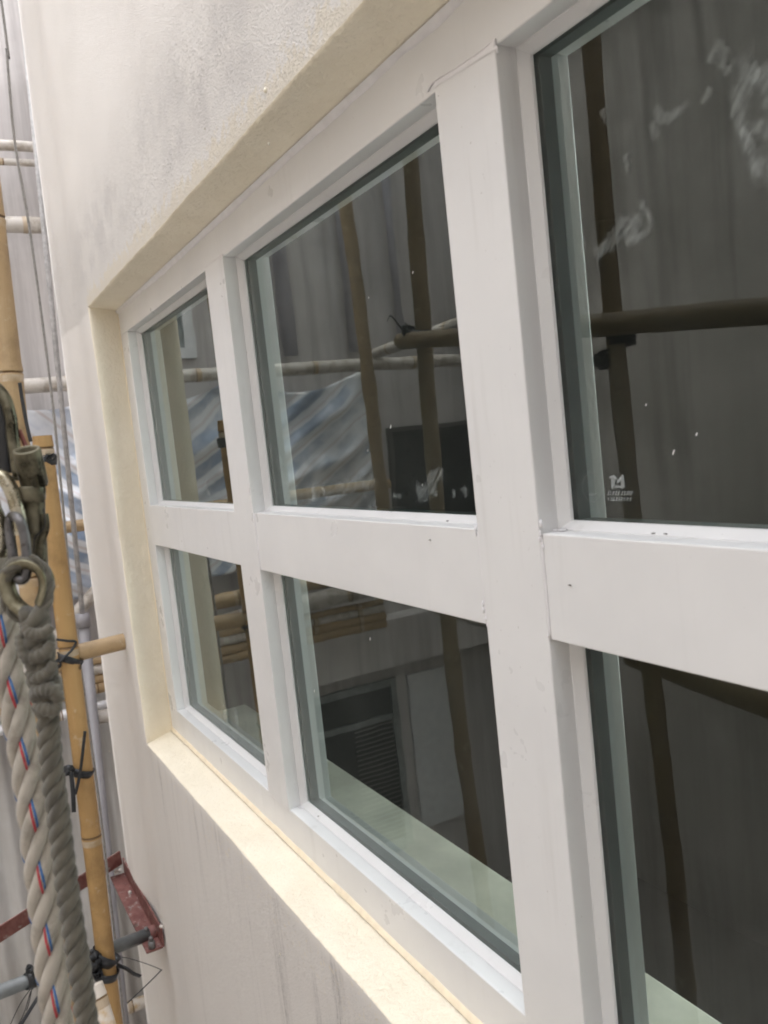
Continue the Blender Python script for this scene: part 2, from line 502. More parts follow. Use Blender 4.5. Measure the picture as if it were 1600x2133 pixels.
for i, (ty, val) in enumerate(cols):
    for j, z in enumerate(zs):
        if ty == 'x':
            co = (val + edge_shift(val, z), ynoise(val, z), z)
        else:
            ex = XEDGE + edge_shift(XEDGE, z)
            if ty == 'arc': co = (ex - RC * math.sin(val), ynoise(XEDGE, z) + RC * (1 - math.cos(val)) + .001 * mn.noise(Vector((val, z * 6, 0))), z)
            else: co = (ex - RC, val, z)
        idx[i, j] = len(vs); vs.append(co)
fs = []
HX0, HX1, HZ0, HZ1 = WL - E3, WR + E3, WB - E3, WT + E3
for i in range(len(cols) - 1):
    for j in range(len(zs) - 1):
        if cols[i][0] == 'x' and cols[i][1] > HX0 - 1e-5 and cols[i + 1][1] < HX1 + 1e-5 and zs[j] > HZ0 - 1e-5 and zs[j + 1] < HZ1 + 1e-5:
            continue
        fs.append((idx[i, j], idx[i + 1, j], idx[i + 1, j + 1], idx[i, j + 1]))
mb.add(vs, fs)
mb.build("wall_face", WALL, fac)
def reveal(name, p0, p1, inner0, inner1, n, out):
    """strip from the wall edge (slightly rounded, uneven) in to the frame; p=(x,z)"""
    b = MB(); V = []; rows = 0
    steps = [(0, 0), (.35, 0), (1, 0)] + [(1, k / 8) for k in range(1, 9)]
    for i in range(n + 1):
        t = i / n
        ex, ez = p0[0] + (p1[0] - p0[0]) * t, p0[1] + (p1[1] - p0[1]) * t
        ix, iz = inner0[0] + (inner1[0] - inner0[0]) * t, inner0[1] + (inner1[1] - inner0[1]) * t
        wob = .0016 * mn.noise(Vector((ex * 30, 1.7, ez * 30))) +     .0011 * mn.noise(Vector((ex * 110, 4.7, ez * 110)))
        for a, d in steps:
            ox, oz = ex + out[0] * E3 * (1 - a), ez + out[1] * E3 * (1 - a)
            if a < 1:
                y = ynoise(ox, oz) + .0035 * a * a
                V.append((ox + out[0] * wob * a, y, oz + out[1] * wob * a))
            else:
                y0 = -REV + .0035
                y = y0 + (.030 - y0) * d
                k = .0007 * mn.noise(Vector((ex * 22 + 9, y * 40, ez * 22))) + (wob if d < .05 else 0)
                fx, fz = ex + (ix - ex) * d, ez + (iz - ez) * d
                V.append((fx + out[0] * k, y, fz + out[1] * k))
    m = len(steps)
    F = [(i * m + j, i * m + j + 1, (i + 1) * m + j + 1, (i + 1) * m + j) for i in range(n) for j in range(m - 1)]
    b.add(V, F)
    return b.build(name, CREAM, fac)
dd = 1 + .030 / REV * 0
reveal("soffit", (WL, WT), (WR, WT), (XA - .004, Z5 + .0005), (WR, Z5 + .0005), 240, (0, 1))
reveal("side_reveal", (WL, WB), (WL, WT), (XA - .004, -.001), (XA - .004, Z5 + .0005), 130, (-1, 0))
reveal("sill", (WL, WB), (WR, WB), (XA - .004, -.001), (WR, -.001), 240, (0, -1))
reveal("side_reveal", (WR, WB), (WR, WT), (WR, -.001), (WR, Z5 + .0005), 60, (1, 0))
# caulk where cream paint runs onto the frame, with a wavy edge
def caulk(name, a, b, inward, w0, w1, n, seed, mat=CREAMSEAL):
    bl = MB(); V = []; F = []
    for i in range(n + 1):
        t = i / n
        x, z = a[0] + (b[0] - a[0]) * t, a[1] + (b[1] - a[1]) * t
        q = mn.noise(Vector((x * 7 + seed, z * 7, seed))) * .6 + mn.noise(Vector((x * 25 + seed, z * 25, 2))) * .4
        w = w0 + (w1 - w0) * (0.5 + .8 * q)
        w = max(w, .001)
        V += [(x - inward[0] * .002, -.0065, z - inward[1] * .002), (x + inward[0] * w * .45, -.0035, z + inward[1] * w * .45),
              (x + inward[0] * w * .9, -.0012, z + inward[1] * w * .9), (x + inward[0] * w, .001, z + inward[1] * w)]
    for i in range(n):
        for j in range(3): F.append((i * 4 + j, i * 4 + 4 + j, i * 4 + 5 + j, i * 4 + 1 + j))
    bl.add(V, F); return bl.build(name, mat, fac, recalc=True)
caulk("caulk_line", (XA, 0.0), (WR, 0.0), (0, 1), .003, .009, 220, 1.0)
caulk("caulk_line", (XA - .003, 0.0), (XA - .003, Z5), (1, 0), .010, .016, 120, 5.0)
caulk("caulk_line", (XA, Z5), (WR, Z5), (0, -1), .002, .012, 220, 9.0, SEAL)
# bits of render and paint stuck to the wall
bt = MB()
for (u, v, r, s) in [(553, 188, .0042, 1), (427, 268, .0022, 2), (584, 1987, .0032, 4), (228, 1565, .003, 5), (212, 1150, .002, 6), (298, 1455, .0025, 7), (560, 300, .002, 8), (330, 1730, .0015, 9)]:
    q = at(u, v, y=-REV - .0005); bt.blob(q, r, s, (1, .7, 1), 1)
tag(bt.build("paint_fleck", simple("pale_fleck", (.76, .70, .58), .7), fac), kind='stuff')
# return wall of the room behind, interior sill and dim room
mi = MB()
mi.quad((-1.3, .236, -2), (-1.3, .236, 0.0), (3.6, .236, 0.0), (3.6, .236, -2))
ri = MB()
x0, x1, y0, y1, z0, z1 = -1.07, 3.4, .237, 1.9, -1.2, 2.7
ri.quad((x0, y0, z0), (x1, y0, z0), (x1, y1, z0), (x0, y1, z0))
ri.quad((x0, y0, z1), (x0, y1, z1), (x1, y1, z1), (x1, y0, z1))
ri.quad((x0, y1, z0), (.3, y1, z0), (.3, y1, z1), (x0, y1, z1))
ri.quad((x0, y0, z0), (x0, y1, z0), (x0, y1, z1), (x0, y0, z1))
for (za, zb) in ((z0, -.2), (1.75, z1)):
    ri.quad((.3, y1, za), (x1, y1, za), (x1, y1, zb), (.3, y1, zb))     # the gap between these bands is an unseen opening added to light the sill
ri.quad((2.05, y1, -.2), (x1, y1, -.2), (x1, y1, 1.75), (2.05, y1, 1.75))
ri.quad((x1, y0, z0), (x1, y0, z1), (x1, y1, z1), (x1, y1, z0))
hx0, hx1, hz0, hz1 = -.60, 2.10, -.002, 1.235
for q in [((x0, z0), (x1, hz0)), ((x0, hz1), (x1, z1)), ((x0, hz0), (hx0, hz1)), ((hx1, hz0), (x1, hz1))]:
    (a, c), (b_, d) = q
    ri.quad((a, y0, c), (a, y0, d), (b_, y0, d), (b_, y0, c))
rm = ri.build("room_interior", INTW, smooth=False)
tag(rm, "dim empty room seen through the window glass", "room", kind='structure')
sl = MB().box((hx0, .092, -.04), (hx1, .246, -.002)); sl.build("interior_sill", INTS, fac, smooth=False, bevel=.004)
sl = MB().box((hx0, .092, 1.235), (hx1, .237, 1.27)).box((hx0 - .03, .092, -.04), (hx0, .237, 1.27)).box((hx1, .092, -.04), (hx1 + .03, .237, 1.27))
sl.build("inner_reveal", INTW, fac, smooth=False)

# ---------------------------------------------------------------- the window
win = empty("window", (.35, 0, 0), "white painted metal window grid with six panes set in the cream recess", "window")
YB = .090
def rail(name, a, b, yf=0.0, bev=.0016):
    return MB().box((a[0], yf, a[1]), (b[0], YB, b[1])).build(name, FRAME, win, bevel=bev)
XG, XH = 1.955, 2.055
rail("head_rail", (XA - .02, Z4), (WR + .02, Z5 + .03))
rail("bottom_rail", (XA - .02, -.0015), (WR + .02, Z1))
rail("jamb", (XA - .02, Z1), (XB, Z4), .0002)
rail("jamb", (XG, Z1), (WR + .02, Z4), .0002)
rail("mullion", (XC, Z1 - .004), (XD, Z4 + .004), -.0022)
rail("mullion", (XE, Z1 - .004), (XF, Z4 + .004), -.0022)
bays = [(XB, XC), (XD, XE), (XF, XG)]
for a, b in bays: rail("transom", (a, Z2), (b, Z3), .0)
def frame_ring(a, b, c, d, prof, name, mat):
    """picture-frame strip inside the opening a..b, c..d ; prof = [(inset, y)...] closed outline"""
    V = []; F = []; m = len(prof)
    for (sx, sz) in ((0, 0), (1, 0), (1, 1), (0, 1)):
        for ins, y in prof:
            V.append(((a + ins) if sx == 0 else (b - ins), y, (c + ins) if sz == 0 else (d - ins)))
    for k in range(4):
        k2 = (k + 1) % 4
        for j in range(m):
            j2 = (j + 1) % m
            F.append((k * m + j, k * m + j2, k2 * m + j2, k2 * m + j))
    return MB().add(V, F).build(name, mat, win, smooth=False, recalc=True)
GY = .0375
panes = {}
for bi, (a, b) in enumerate(bays):
    for ri_, (c, d) in enumerate(((Z1, Z2), (Z3, Z4))):
        bd = frame_ring(a, b, c, d, [(-.0005, .0235), (.0012, .0235), (.0085, .0335), (.009, .0365), (.009, .0368), (-.0005, .0368)], "glazing_bead", FRAME)
        frame_ring(a, b, c, d, [(-.0005, .0440), (.0085, .0440), (.0085, .060), (-.0005, .060)], "gasket", GASK)
        gm = MB()
        gm.quad((a + .001, GY, c + .001), (b - .001, GY, c + .001), (b - .001, GY, d - .001), (a + .001, GY, d - .001))
        gm.mi = [0]
        y2 = GY + .006
        P = [(a + .001, c + .001), (b - .001, c + .001), (b - .001, d - .001), (a + .001, d - .001)]
        for k in range(4):
            p, q = P[k], P[(k + 1) % 4]
            gm.add([(p[0], GY, p[1]), (p[0], y2, p[1]), (q[0], y2, q[1]), (q[0], GY, q[1])], [(0, 1, 2, 3)], mi=1)
        gm.add([(p[0], y2, p[1]) for p in reversed(P)], [(0, 1, 2, 3)], mi=1)
        panes[bi, ri_] = gm.build("glass_pane", [GLASS, CLEAR], win, smooth=False)
# sealant run round the head of the big mullion and lumps at the joints
sp = MB()
pts = [at(u, v, y=-.0015) for u, v in [(891, 190), (897, 178), (910, 165), (940, 147), (975, 124), (1005, 104), (1018, 92), (1032, 82)]]
sp.tube(spline(pts, 8), .0013, 6)
sp.quad(*[at(u, v, y=-.0028) for u, v in [(905, 182), (1037, 99), (1026, 86), (1005, 106), (940, 149), (903, 172)]])
for u, v, r, s in [(1030, 92, .0035, 1), (1036, 104, .003, 2), (992, 1102, .0035, 3), (991, 1112, .0025, 4), (1006, 1258, .003, 5), (1007, 1272, .0035, 6), (1012, 1290, .003, 7), (1016, 1304, .0025, 8),
                   (1126, 1112, .0035, 9), (1124, 1124, .003, 10), (1131, 1140, .0022, 11), (1142, 1325, .002, 12), (1128, 1092, .004, 13)]:
    sp.blob(at(u, v, y=-.002), r, s, (.6, .5, 1.2), 1)
sp.build("sealant_joint", SEAL, win)
sp = MB()
for (x, za, zb) in ((XD + .0008, Z2, Z3), (XF + .0008, Z2, Z3), (XC - .0008, Z2, Z3), (XE - .0008, Z2, Z3)):
    sp.tube([(x + .0004 * mn.noise(Vector((x, z_ * 40, 0))), -.0004, za + (zb - za) * k / 10) for k in range(11) for z_ in (za + (zb - za) * k / 10,)], .0013, 6)
for (x, s) in ((XD + .004, 1), (XF + .004, 2), (XD + .010, 3), (XF + .012, 4)):
    for zz in (Z1 + .001, Z3 + .001):
        sp.blob((x, .018 + .004 * (s % 2), zz), .0032, s, (1, 2.2, .5), 1)
sp.tube(spline([(XC - .001, -.0005, Z4 + .004), ((XC + XD) / 2, -.001, Z4 + .0045), (XD + .001, -.0005, Z4 + .004)], 6), .0010, 6)
sp.tube(spline([(XC - .001, -.0005, Z1 - .004), ((XC + XD) / 2, -.001, Z1 - .0045), (XD + .001, -.0005, Z1 - .004)], 6), .0012, 6)
sp.build("sealant_joint", SEAL, win)
# dirt specks lying on the ledges of the frame
sp = MB()
for u, v, y in [(1361, 1111, .006), (1387, 1112, .006), (932, 1085, .01), (1187, 1219, -.001), (663, 1700, .012), (790, 1848, .004), (738, 1622, .02), (915, 200, -.001), (895, 1125, -.001)]:
    sp.blob(at(u, v, y=y), .0016, u, (1.4, 1, .5), 1)
tag(sp.build("grit", simple("dark_grit", (.16, .15, .14), .8), win), kind='stuff')
# smears, flecks and etched marks on the glass
SMN = [0]
def smear(pane, pts, w0, w1=None):
    """a wiped streak of thinned paint following pts, w = width in photo pixels"""
    SMN[0] += 1; yy = GY - .0005 - .00004 * SMN[0]
    P = spline([at(u, v, y=yy) for u, v in pts], 8); n = len(P)
    k = (P[-1] - CP).dot(RF) / FPX; w1 = w1 or w0
    V = []; F = []; uv = []
    for i, q in enumerate(P):
        t_ = (P[min(i + 1, n - 1)] - P[max(i - 1, 0)]).normalized(); nn = Vector((-t_.z, 0, t_.x))
        w = (w0 + (w1 - w0) * i / (n - 1)) * k * 1.7 * (1 + .35 * mn.noise(Vector((i * .35, SMN[0], 0))))
        V += [q - nn * w * .5, q + nn * w * .5]
    for i in range(n - 1):
        F.append((2 * i, 2 * i + 1, 2 * i + 3, 2 * i + 2)); a, b = i / (n - 1), (i + 1) / (n - 1)
        uv.append([(0, a), (1, a), (1, b), (0, b)])
    return MB().add(V, F, uv).build("paint_smear", SMEAR, panes[pane], smooth=False)
for pts, a, b in [([(1540, 105), (1552, 165), (1533, 215), (1545, 262), (1560, 320), (1585, 395)], 42, 26), ([(1538, 282), (1575, 268), (1620, 262), (1680, 270)], 40, 46), ([(1578, 140), (1600, 190), (1590, 230)], 34, 20),
                  ([(1478, 135), (1494, 100), (1512, 92)], 26, 20), ([(1502, 145), (1512, 110), (1516, 96)], 22, 16), ([(1505, 150), (1525, 140)], 16, 12), ([(1462, 218), (1482, 180)], 18, 14), ([(1362, 225), (1378, 246), (1402, 240), (1440, 212)], 20, 14),
                  ([(1238, 532), (1275, 500), (1302, 466), (1342, 462)], 26, 30), ([(1312, 505), (1348, 480), (1354, 450), (1330, 415)], 18, 16), ([(1300, 500), (1330, 478)], 34, 30), ([(1355, 255), (1368, 290)], 18, 14), ([(1303, 320), (1308, 362)], 20, 14),
                  ([(1560, 330), (1610, 350), (1640, 400)], 40, 30), ([(1255, 225), (1262, 260)], 16, 10)]: smear((2, 1), pts, a, b)
for pts, a, b in [([(890, 1005), (905, 990), (925, 986)], 18, 22), ([(868, 1034), (890, 1022), (912, 1018)], 34, 26), ([(818, 1033), (836, 1034)], 12, 10), ([(944, 1018), (946, 1038)], 16, 16), ([(964, 1014), (972, 1034)], 14, 18),
                  ([(650, 1015), (656, 1040)], 14, 12), ([(672, 1012), (680, 1042)], 12, 10), ([(600, 1035), (700, 1020), (790, 1000)], 26, 22), ([(578, 945), (600, 1040)], 24, 26)]: smear((1, 1), pts, a, b)
smear((0, 0), [(470, 1475), (468, 1500), (480, 1520)], 22, 18); smear((0, 0), [(486, 1478), (494, 1490), (490, 1512)], 14, 12); smear((0, 0), [(511, 1502), (512, 1516)], 8, 8)
smear((0, 1), [(430, 1000), (432, 1025), (438, 1028)], 10, 8)
fk = MB()
for u, v, r in [(814, 889, .0026), (766, 938, .0016), (771, 1331, .0026), (1403, 942, .0022), (1451, 905, .0014), (1346, 843, .0011), (860, 567, .0014), (768, 620, .0014), (655, 1440, .003), (880, 1010, .0015)]:
    q = at(u, v, y=GY - .0008); pts = []
    for k in range(7):
        a_ = 2 * math.pi * k / 7; rr = r * (.7 + .5 * rnd.random())
        s_, c_ = math.sin(a_) * rr * 1.5, math.cos(a_) * rr * .55
        pts.append((q.x + c_ * .8 + s_ * .45, q.y, q.z + s_ * .8 - c_ * .3))
    fk.quad(*pts)
tag(fk.build("paint_fleck", simple("white_fleck", (.80, .80, .78), .6), win, smooth=False), kind='stuff')
ek = MB()
polys = [[(460, 270), (640, 270), (630, 640), (500, 785), (475, 700)], [(360, 320), (430, 235), (560, 182), (640, 235), (470, 335)],
         [(560, 182), (742, 340), (722, 420), (600, 330)], [(900, 190), (990, 178), (850, 450), (730, 550), (682, 480)],
         [(860, 330), (992, 178), (1035, 700), (930, 780), (868, 740)], [(640, 655), (760, 612), (900, 655), (880, 722), (740, 722), (600, 742)]]
for (y0_, y1_) in ((850, 1030), (1115, 1265)):
    x = 310
    while x < 1300:
        w = rnd.choice((70, 95, 110))
        if 780 < x < 850: x += 60; continue
        k = y1_ - y0_
        polys.append([(x, y1_), (x + 40, y1_), (x + 85, y0_), (x + 45, y0_)])
        if rnd.random() < .8: polys.append([(x + 60, y0_ + k * .1), (x + w, y0_ + k * .1), (x + w, y0_ + k * .35), (x + 50, y0_ + k * .35)])
        if rnd.random() < .6: polys.append([(x + 20, y1_ - k * .25), (x + w - 20, y1_ - k * .25), (x + w - 25, y1_), (x + 15, y1_)])
        x += w + 14
for i, pl in enumerate(polys):
    ek.quad(*[at(1250 + a_ / 20, 980 + b_ / 20, y=GY - .0007 - .00001 * i) for a_, b_ in pl])
ek.build("etched_mark", ETCH, panes[2, 1], smooth=False)
c0 = at(1234, 1016, y=GY - .0007)
rg = MB()
V = []; F = []
for k in range(40):
    a_ = 2 * math.pi * k / 40
    for r in (.0135, .0148): V.append((c0.x + r * math.cos(a_), GY - .0007, c0.z + r * math.sin(a_)))
for k in range(40):
    k2 = (k + 1) % 40; F.append((2 * k, 2 * k + 1, 2 * k2 + 1, 2 * k2))
rg.add(V, F)
rg.quad((c0.x - .006, GY - .0007, c0.z - .008), (c0.x + .006, GY - .0007, c0.z - .008), (c0.x + .006, GY - .0007, c0.z - .0055), (c0.x - .006, GY - .0007, c0.z - .0055))
rg.build("etched_ring", ETCH2, panes[2, 1], smooth=False)

# ---------------------------------------------------------------- buildings round the light well
def box_part(name, a, b, mat, par, bev=0): return MB().box(a, b).build(name, mat, par, smooth=False, bevel=bev)
XE_ = -3.35
eb = empty("end_building", (XE_, -1, BT), "grey stained building closing the far end of the light well", "building")
box_part("wall", (XE_ - .3, -3.5, BT), (XE_, 2.2, HT), FAR1, eb)
box_part("wall", (XE_, .52, BT), (-1.285, .8, HT), FAR1, eb)  # unseen return wall, set close to block sky light from the facade corner
def window_on_end(y0, y1, z0, z1, fw=.05, trans=None, slats=None, mat=WHITEF, pane=DARKG):
    f = MB()
    for a, b in (((y0, z0), (y1, z0 + fw)), ((y0, z1 - fw), (y1, z1)), ((y0, z0 + fw), (y0 + fw, z1 - fw)), ((y1 - fw, z0 + fw), (y1, z1 - fw))):
        f.box((XE_ - .01, a[0], a[1]), (XE_ + .035, b[0], b[1]))
    if trans: f.box((XE_ - .01, y0 + fw, trans - .02), (XE_ + .03, y1 - fw, trans + .02))
    w = f.build("window_frame", mat, eb, smooth=False)
    MB().box((XE_ - .005, y0 + fw, z0 + fw), (XE_ + .008, y1 - fw, z1 - fw)).build("pane", pane, w, smooth=False)
    if slats:
        n = slats
        first = None
        za, zb = z0 + fw, (trans - .02 if trans else z1 - fw)
        for k in range(n):
            zc = za + (zb - za) * (k + .5) / n
            q = MB().add([(XE_ + .012, y0 + fw, zc - .016), (XE_ + .012, y0 + .36, zc - .016), (XE_ + .03, y0 + .36, zc - .004), (XE_ + .03, y0 + fw, zc - .004),
                          (XE_ + .012, y0 + fw, zc - .010), (XE_ + .012, y0 + .36, zc - .010), (XE_ + .03, y0 + .36, zc + .002), (XE_ + .03, y0 + fw, zc + .002)],
                         [(0, 1, 2, 3), (7, 6, 5, 4), (0, 4, 5, 1), (2, 6, 7, 3), (0, 3, 7, 4), (1, 5, 6, 2)])
            q.build("slat", SLATM, w, smooth=False)
    return w
window_on_end(-.99, -.30, 1.40, 2.35, .065, pane=simple("frosted_pane", (.26, .29, .29), .25))
window_on_end(-2.14, -1.40, -2.15, -.92, .05, trans=-1.19, slats=26, pane=simple("dusty_pane", (.05, .052, .05), .25), mat=simple("grey_window_metal", (.26, .28, .28), .5))
window_on_end(-3.05, -2.28, .12, .84, .03, mat=simple("brown_window_metal", (.08, .075, .07), .5))
box_part("beam", (XE_, -3.2, -.80), (XE_ + .18, -1.25, -.46), FAR1, eb, .01)
box_part("wall_panel", (XE_, -2.68, -2.08), (XE_ + .03, -2.24, -.93), WHITEF, eb, .004)
for yy, r in ((-1.60, .05), (-2.08, .04), (-2.45, .03)):
    p = MB().tube([(XE_ + .08, yy, 1.38), (XE_ + .08, yy, HT)], r, 14)
    p.build("drain_pipe", PALEP, eb)
YO = -3.2
ob = empty("opposite_building", (0, YO, BT), "pale weathered wall facing the window, seen only as its reflection", "building")
box_part("wall", (XE_ + .002, YO - .3, BT), (5.5, YO, HT), FAR2, ob)
box_part("wall", (5.2, YO, BT), (5.5, -.2, HT), FAR2, ob)  # unseen side wall, added to keep light off the mullion sides
for (xa, xb, za, zb) in ((-.9, .3, -1.9, -.7),):
    f = MB()
    for a, b in (((xa, za), (xb, za + .06)), ((xa, zb - .06), (xb, zb)), ((xa, za + .06), (xa + .06, zb - .06)), ((xb - .06, za + .06), (xb, zb - .06)), (((xa + xb) / 2 - .025, za + .06), ((xa + xb) / 2 + .025, zb - .06))):
        f.box((a[0], YO - .01, a[1]), (b[0], YO + .04, b[1]))
    w = f.build("window_frame", simple("dull_window_metal", (.18, .175, .165), .5), ob, smooth=False)
    MB().box((xa + .06, YO - .004, za + .06), (xb - .06, YO + .012, zb - .06)).build("pane", DARKG, w, smooth=False)
box_part("ledge", (XE_ + .2, YO, 3.1), (5.2, YO + .07, 3.17), FAR1, ob, .01)

# ---------------------------------------------------------------- bamboo
def bamboo(name, A, B, r, mat, label, seed, group=None, gap=.36, first=.2, r2=None, bend=.004, cat="bamboo pole", at_nodes=None):
    A, B = Vector(A), Vector(B); L = (B - A).length; T = (B - A) / L
    q = random.Random(seed)
    nodes = []; s = first
    while s < L - .02: nodes.append(s); s += gap * (.85 + .3 * q.random())
    if at_nodes: nodes = [(Vector(p) - A).length for p in at_nodes]
    st = sorted(set([0, L] + [round(L * k / max(8, int(L / .08)), 4) for k in range(max(8, int(L / .08)) + 1)] + [round(n + d, 4) for n in nodes for d in (-.025, -.011, -.006, -.002, .0015, .005, .009, .025) if 0 < n + d < L]))
    a = Vector((0, 0, 1)) if abs(T.z) < .9 else Vector((1, 0, 0))
    u = (a - T * a.dot(T)).normalized(); w = T.cross(u)
    path = []; rad = []
    r2 = r2 or r
    for s in st:
        off = u * (bend * math.sin(s * 2.1 + seed)) + w * (bend * math.sin(s * 1.7 + 2 * seed))
        path.append(A + T * s + off)
        k = r + (r2 - r) * s / L
        k *= 1 + .012 * math.sin(s * 9 + seed)
        for n in nodes:
            d = s - n
            if -.012 < d < -.001: k *= 1.05
            elif -.001 <= d < .003: k *= 0.955
            elif .003 <= d < .012: k *= 1.06
            elif abs(d) < .03: k *= 1.012
        rad.append(k)
    b = MB().tube(path, rad, 18, cap=True)
    b.mi = []
    for i in range(len(st) - 1):
        mid = (st[i] + st[i + 1]) / 2
        d = min((mid - n for n in nodes), key=abs) if nodes else 9
        b.mi += [1 if -.0025 < d < .0035 else (2 if -.026 < d < -.004 else 0)] * 18
    b.mi += [0, 0]
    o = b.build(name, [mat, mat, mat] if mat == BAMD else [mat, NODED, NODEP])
    md = o.modifiers.new("edge", 'EDGE_SPLIT'); md.split_angle = R_(60)
    return tag(o, label, cat, group)
XP = -.64
P2 = [at(u, v, x=XP) for u, v in [(89, 908), (236, 2150)]]
G1 = "upright bamboo poles of the scaffold beside the wall"
p2d = (P2[1] - P2[0]).normalized()
pole2 = bamboo("bamboo_pole", P2[1] + p2d * .6, P2[0], .0265, BAM, "golden bamboo upright with a sawn top, tied to a stub in the wall", 3, G1, at_nodes=[at(190, 1742, x=XP), at(139, 1348, x=XP), at(93, 935, x=XP), at(236, 2150, x=XP)])
P1 = [at(u, v, x=-.70) for u, v in [(-8, 200), (41, 870), (124, 1590), (172, 2150)]]
pole1 = bamboo("bamboo_pole", P1[3] + (P1[3] - P1[2]).normalized() * .5, P1[0] + Vector((0, 0, 1.6)), .034, BAM2, "thick golden bamboo upright running up past the top of the photo behind the hook", 5, G1, at_nodes=[at(6, 455, x=-.70), at(31, 778, x=-.70), at(80, 1200, x=-.70), at(123, 1588, x=-.70), at(150, 1950, x=-.70), P1[0] + Vector((0, 0, .25)), P1[0] + Vector((0, 0, .8))], bend=.008)
st0 = at(258, 1336, y=-REV); st1 = Vector((st0.x, -.32, st0.z - .012))
bamboo("bamboo_stub", st1, st0 + Vector((0, .02, 0)), .0245, BAM2, "short pale bamboo stub poking square out of the white wall", 8, gap=2.0, first=5.0, bend=.001)
pw = [at(196, 2052, x=-.40), at(262, 2260, x=-.30)]
bamboo("bamboo_pole", pw[1], pw[0], .023, BAMW, "white paint splashed bamboo end under the black ties at the bottom", 11, G1, gap=.5, first=.22, bend=.001)
# far scaffold at the end of the light well: poles across
def cross(u, v, r, y0, y1, mat, label, seed, x=-3.0, slope=0., grp="cross poles of the far scaffold"):
    p = at(u, v, x=x)
    A = Vector((x, y0, p.z + slope * (y0 - p.y))); B = Vector((x, y1, p.z + slope * (y1 - p.y)))
    return bamboo("cross_pole", A, B, r, mat, label, seed, grp)
cross(55, 305, .027, -1.6, .5, BAMG, "upper of the two pale pipes side by side near the top left", 21)
cross(55, 340, .018, -1.6, .5, BAMG, "lower thinner one of the two pale pipes near the top left", 22)
cross(60, 470, .042, -1.6, .5, BAMG, "thick grey cross pole beside the node of the big bamboo upright", 23)
cross(100, 800, .040, -2.9, .5, BAMG, "weathered cross pole the plastic sheet hangs from", 24, x=-2.95)
cross(152, 1095, .032, -2.0, .5, BAM2, "pale bamboo cross pole lying over the plastic sheet", 25, x=-2.86)
cross(163, 1345 - 70, .034, -.35, .48, BAMG, "whitish bamboo slanting up across the bottom of the plastic sheet", 26, x=-2.9, slope=.9)
for k, (v, r, m) in enumerate(((1376, .020, BAM2), (1393, .026, BAMG), (1413, .028, BAM2), (1432, .030, BAM2))):
    cross(205, v, r, -1.9, .5, m, ("topmost thin pole", "second pole from the top", "third pole from the top", "thick lowest pole")[k] + " in the stack of bamboo behind the wall corner", 30 + k, x=-2.92, grp="stacked bamboo behind the wall corner")
cross(205, 1472, .027, -.6, .5, simple("white_tube_paint", (.75, .75, .78), .4), "white tube below the bamboo stack behind the wall corner", 36, x=-2.85)
cross(210, 1493, .036, .055, .5, BAMG, "cut pole end under the white tube behind the wall corner", 37, x=-2.75)
cross(290, 2090, .035, -1.2, .5, BAMW, "pale cross pole at the very bottom beside the wall edge", 38, x=-3.0)
# scaffold in front of the window, seen in the glass
G2 = "scaffold poles seen only in the glass"
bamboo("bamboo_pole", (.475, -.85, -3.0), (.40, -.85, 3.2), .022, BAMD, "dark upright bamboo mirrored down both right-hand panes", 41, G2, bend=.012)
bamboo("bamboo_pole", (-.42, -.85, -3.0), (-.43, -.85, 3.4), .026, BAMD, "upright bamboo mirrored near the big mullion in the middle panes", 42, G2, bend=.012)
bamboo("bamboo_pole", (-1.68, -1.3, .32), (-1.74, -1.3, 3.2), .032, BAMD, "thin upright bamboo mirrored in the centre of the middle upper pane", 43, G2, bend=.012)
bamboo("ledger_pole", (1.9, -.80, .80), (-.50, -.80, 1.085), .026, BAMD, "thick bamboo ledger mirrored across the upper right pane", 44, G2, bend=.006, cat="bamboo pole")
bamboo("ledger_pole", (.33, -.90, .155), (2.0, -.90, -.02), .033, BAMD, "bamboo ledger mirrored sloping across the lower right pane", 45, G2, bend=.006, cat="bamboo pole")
bamboo("ledger_pole", (-2.9, -.3, -.08), (-2.55, -2.6, .03), .045, BAM2, "yellow bamboo mirrored along the top of the middle lower pane", 46, G2, bend=.006, cat="bamboo pole")
bamboo("ledger_pole", (-3.05, -.4, -.24), (-2.75, -2.2, -.12), .055, BAMG, "grey pole mirrored below the yellow bamboo in the middle lower pane", 47, G2, bend=.006, cat="bamboo pole")
bamboo("ledger_pole", (-2.95, -2.05, 1.33), (-1.6, -2.05, 1.36), .035, BAMG, "short pale pole mirrored at the middle of the upper centre pane", 48, G2, bend=.004, cat="bamboo pole")
bamboo("brace_pole", (-2.6, -2.1, -.33), (-1.6, -2.3, -.42), .03, BAMG, "slanting pale brace mirrored under the transom in the middle lower pane", 49, G2, bend=.004, cat="bamboo pole")

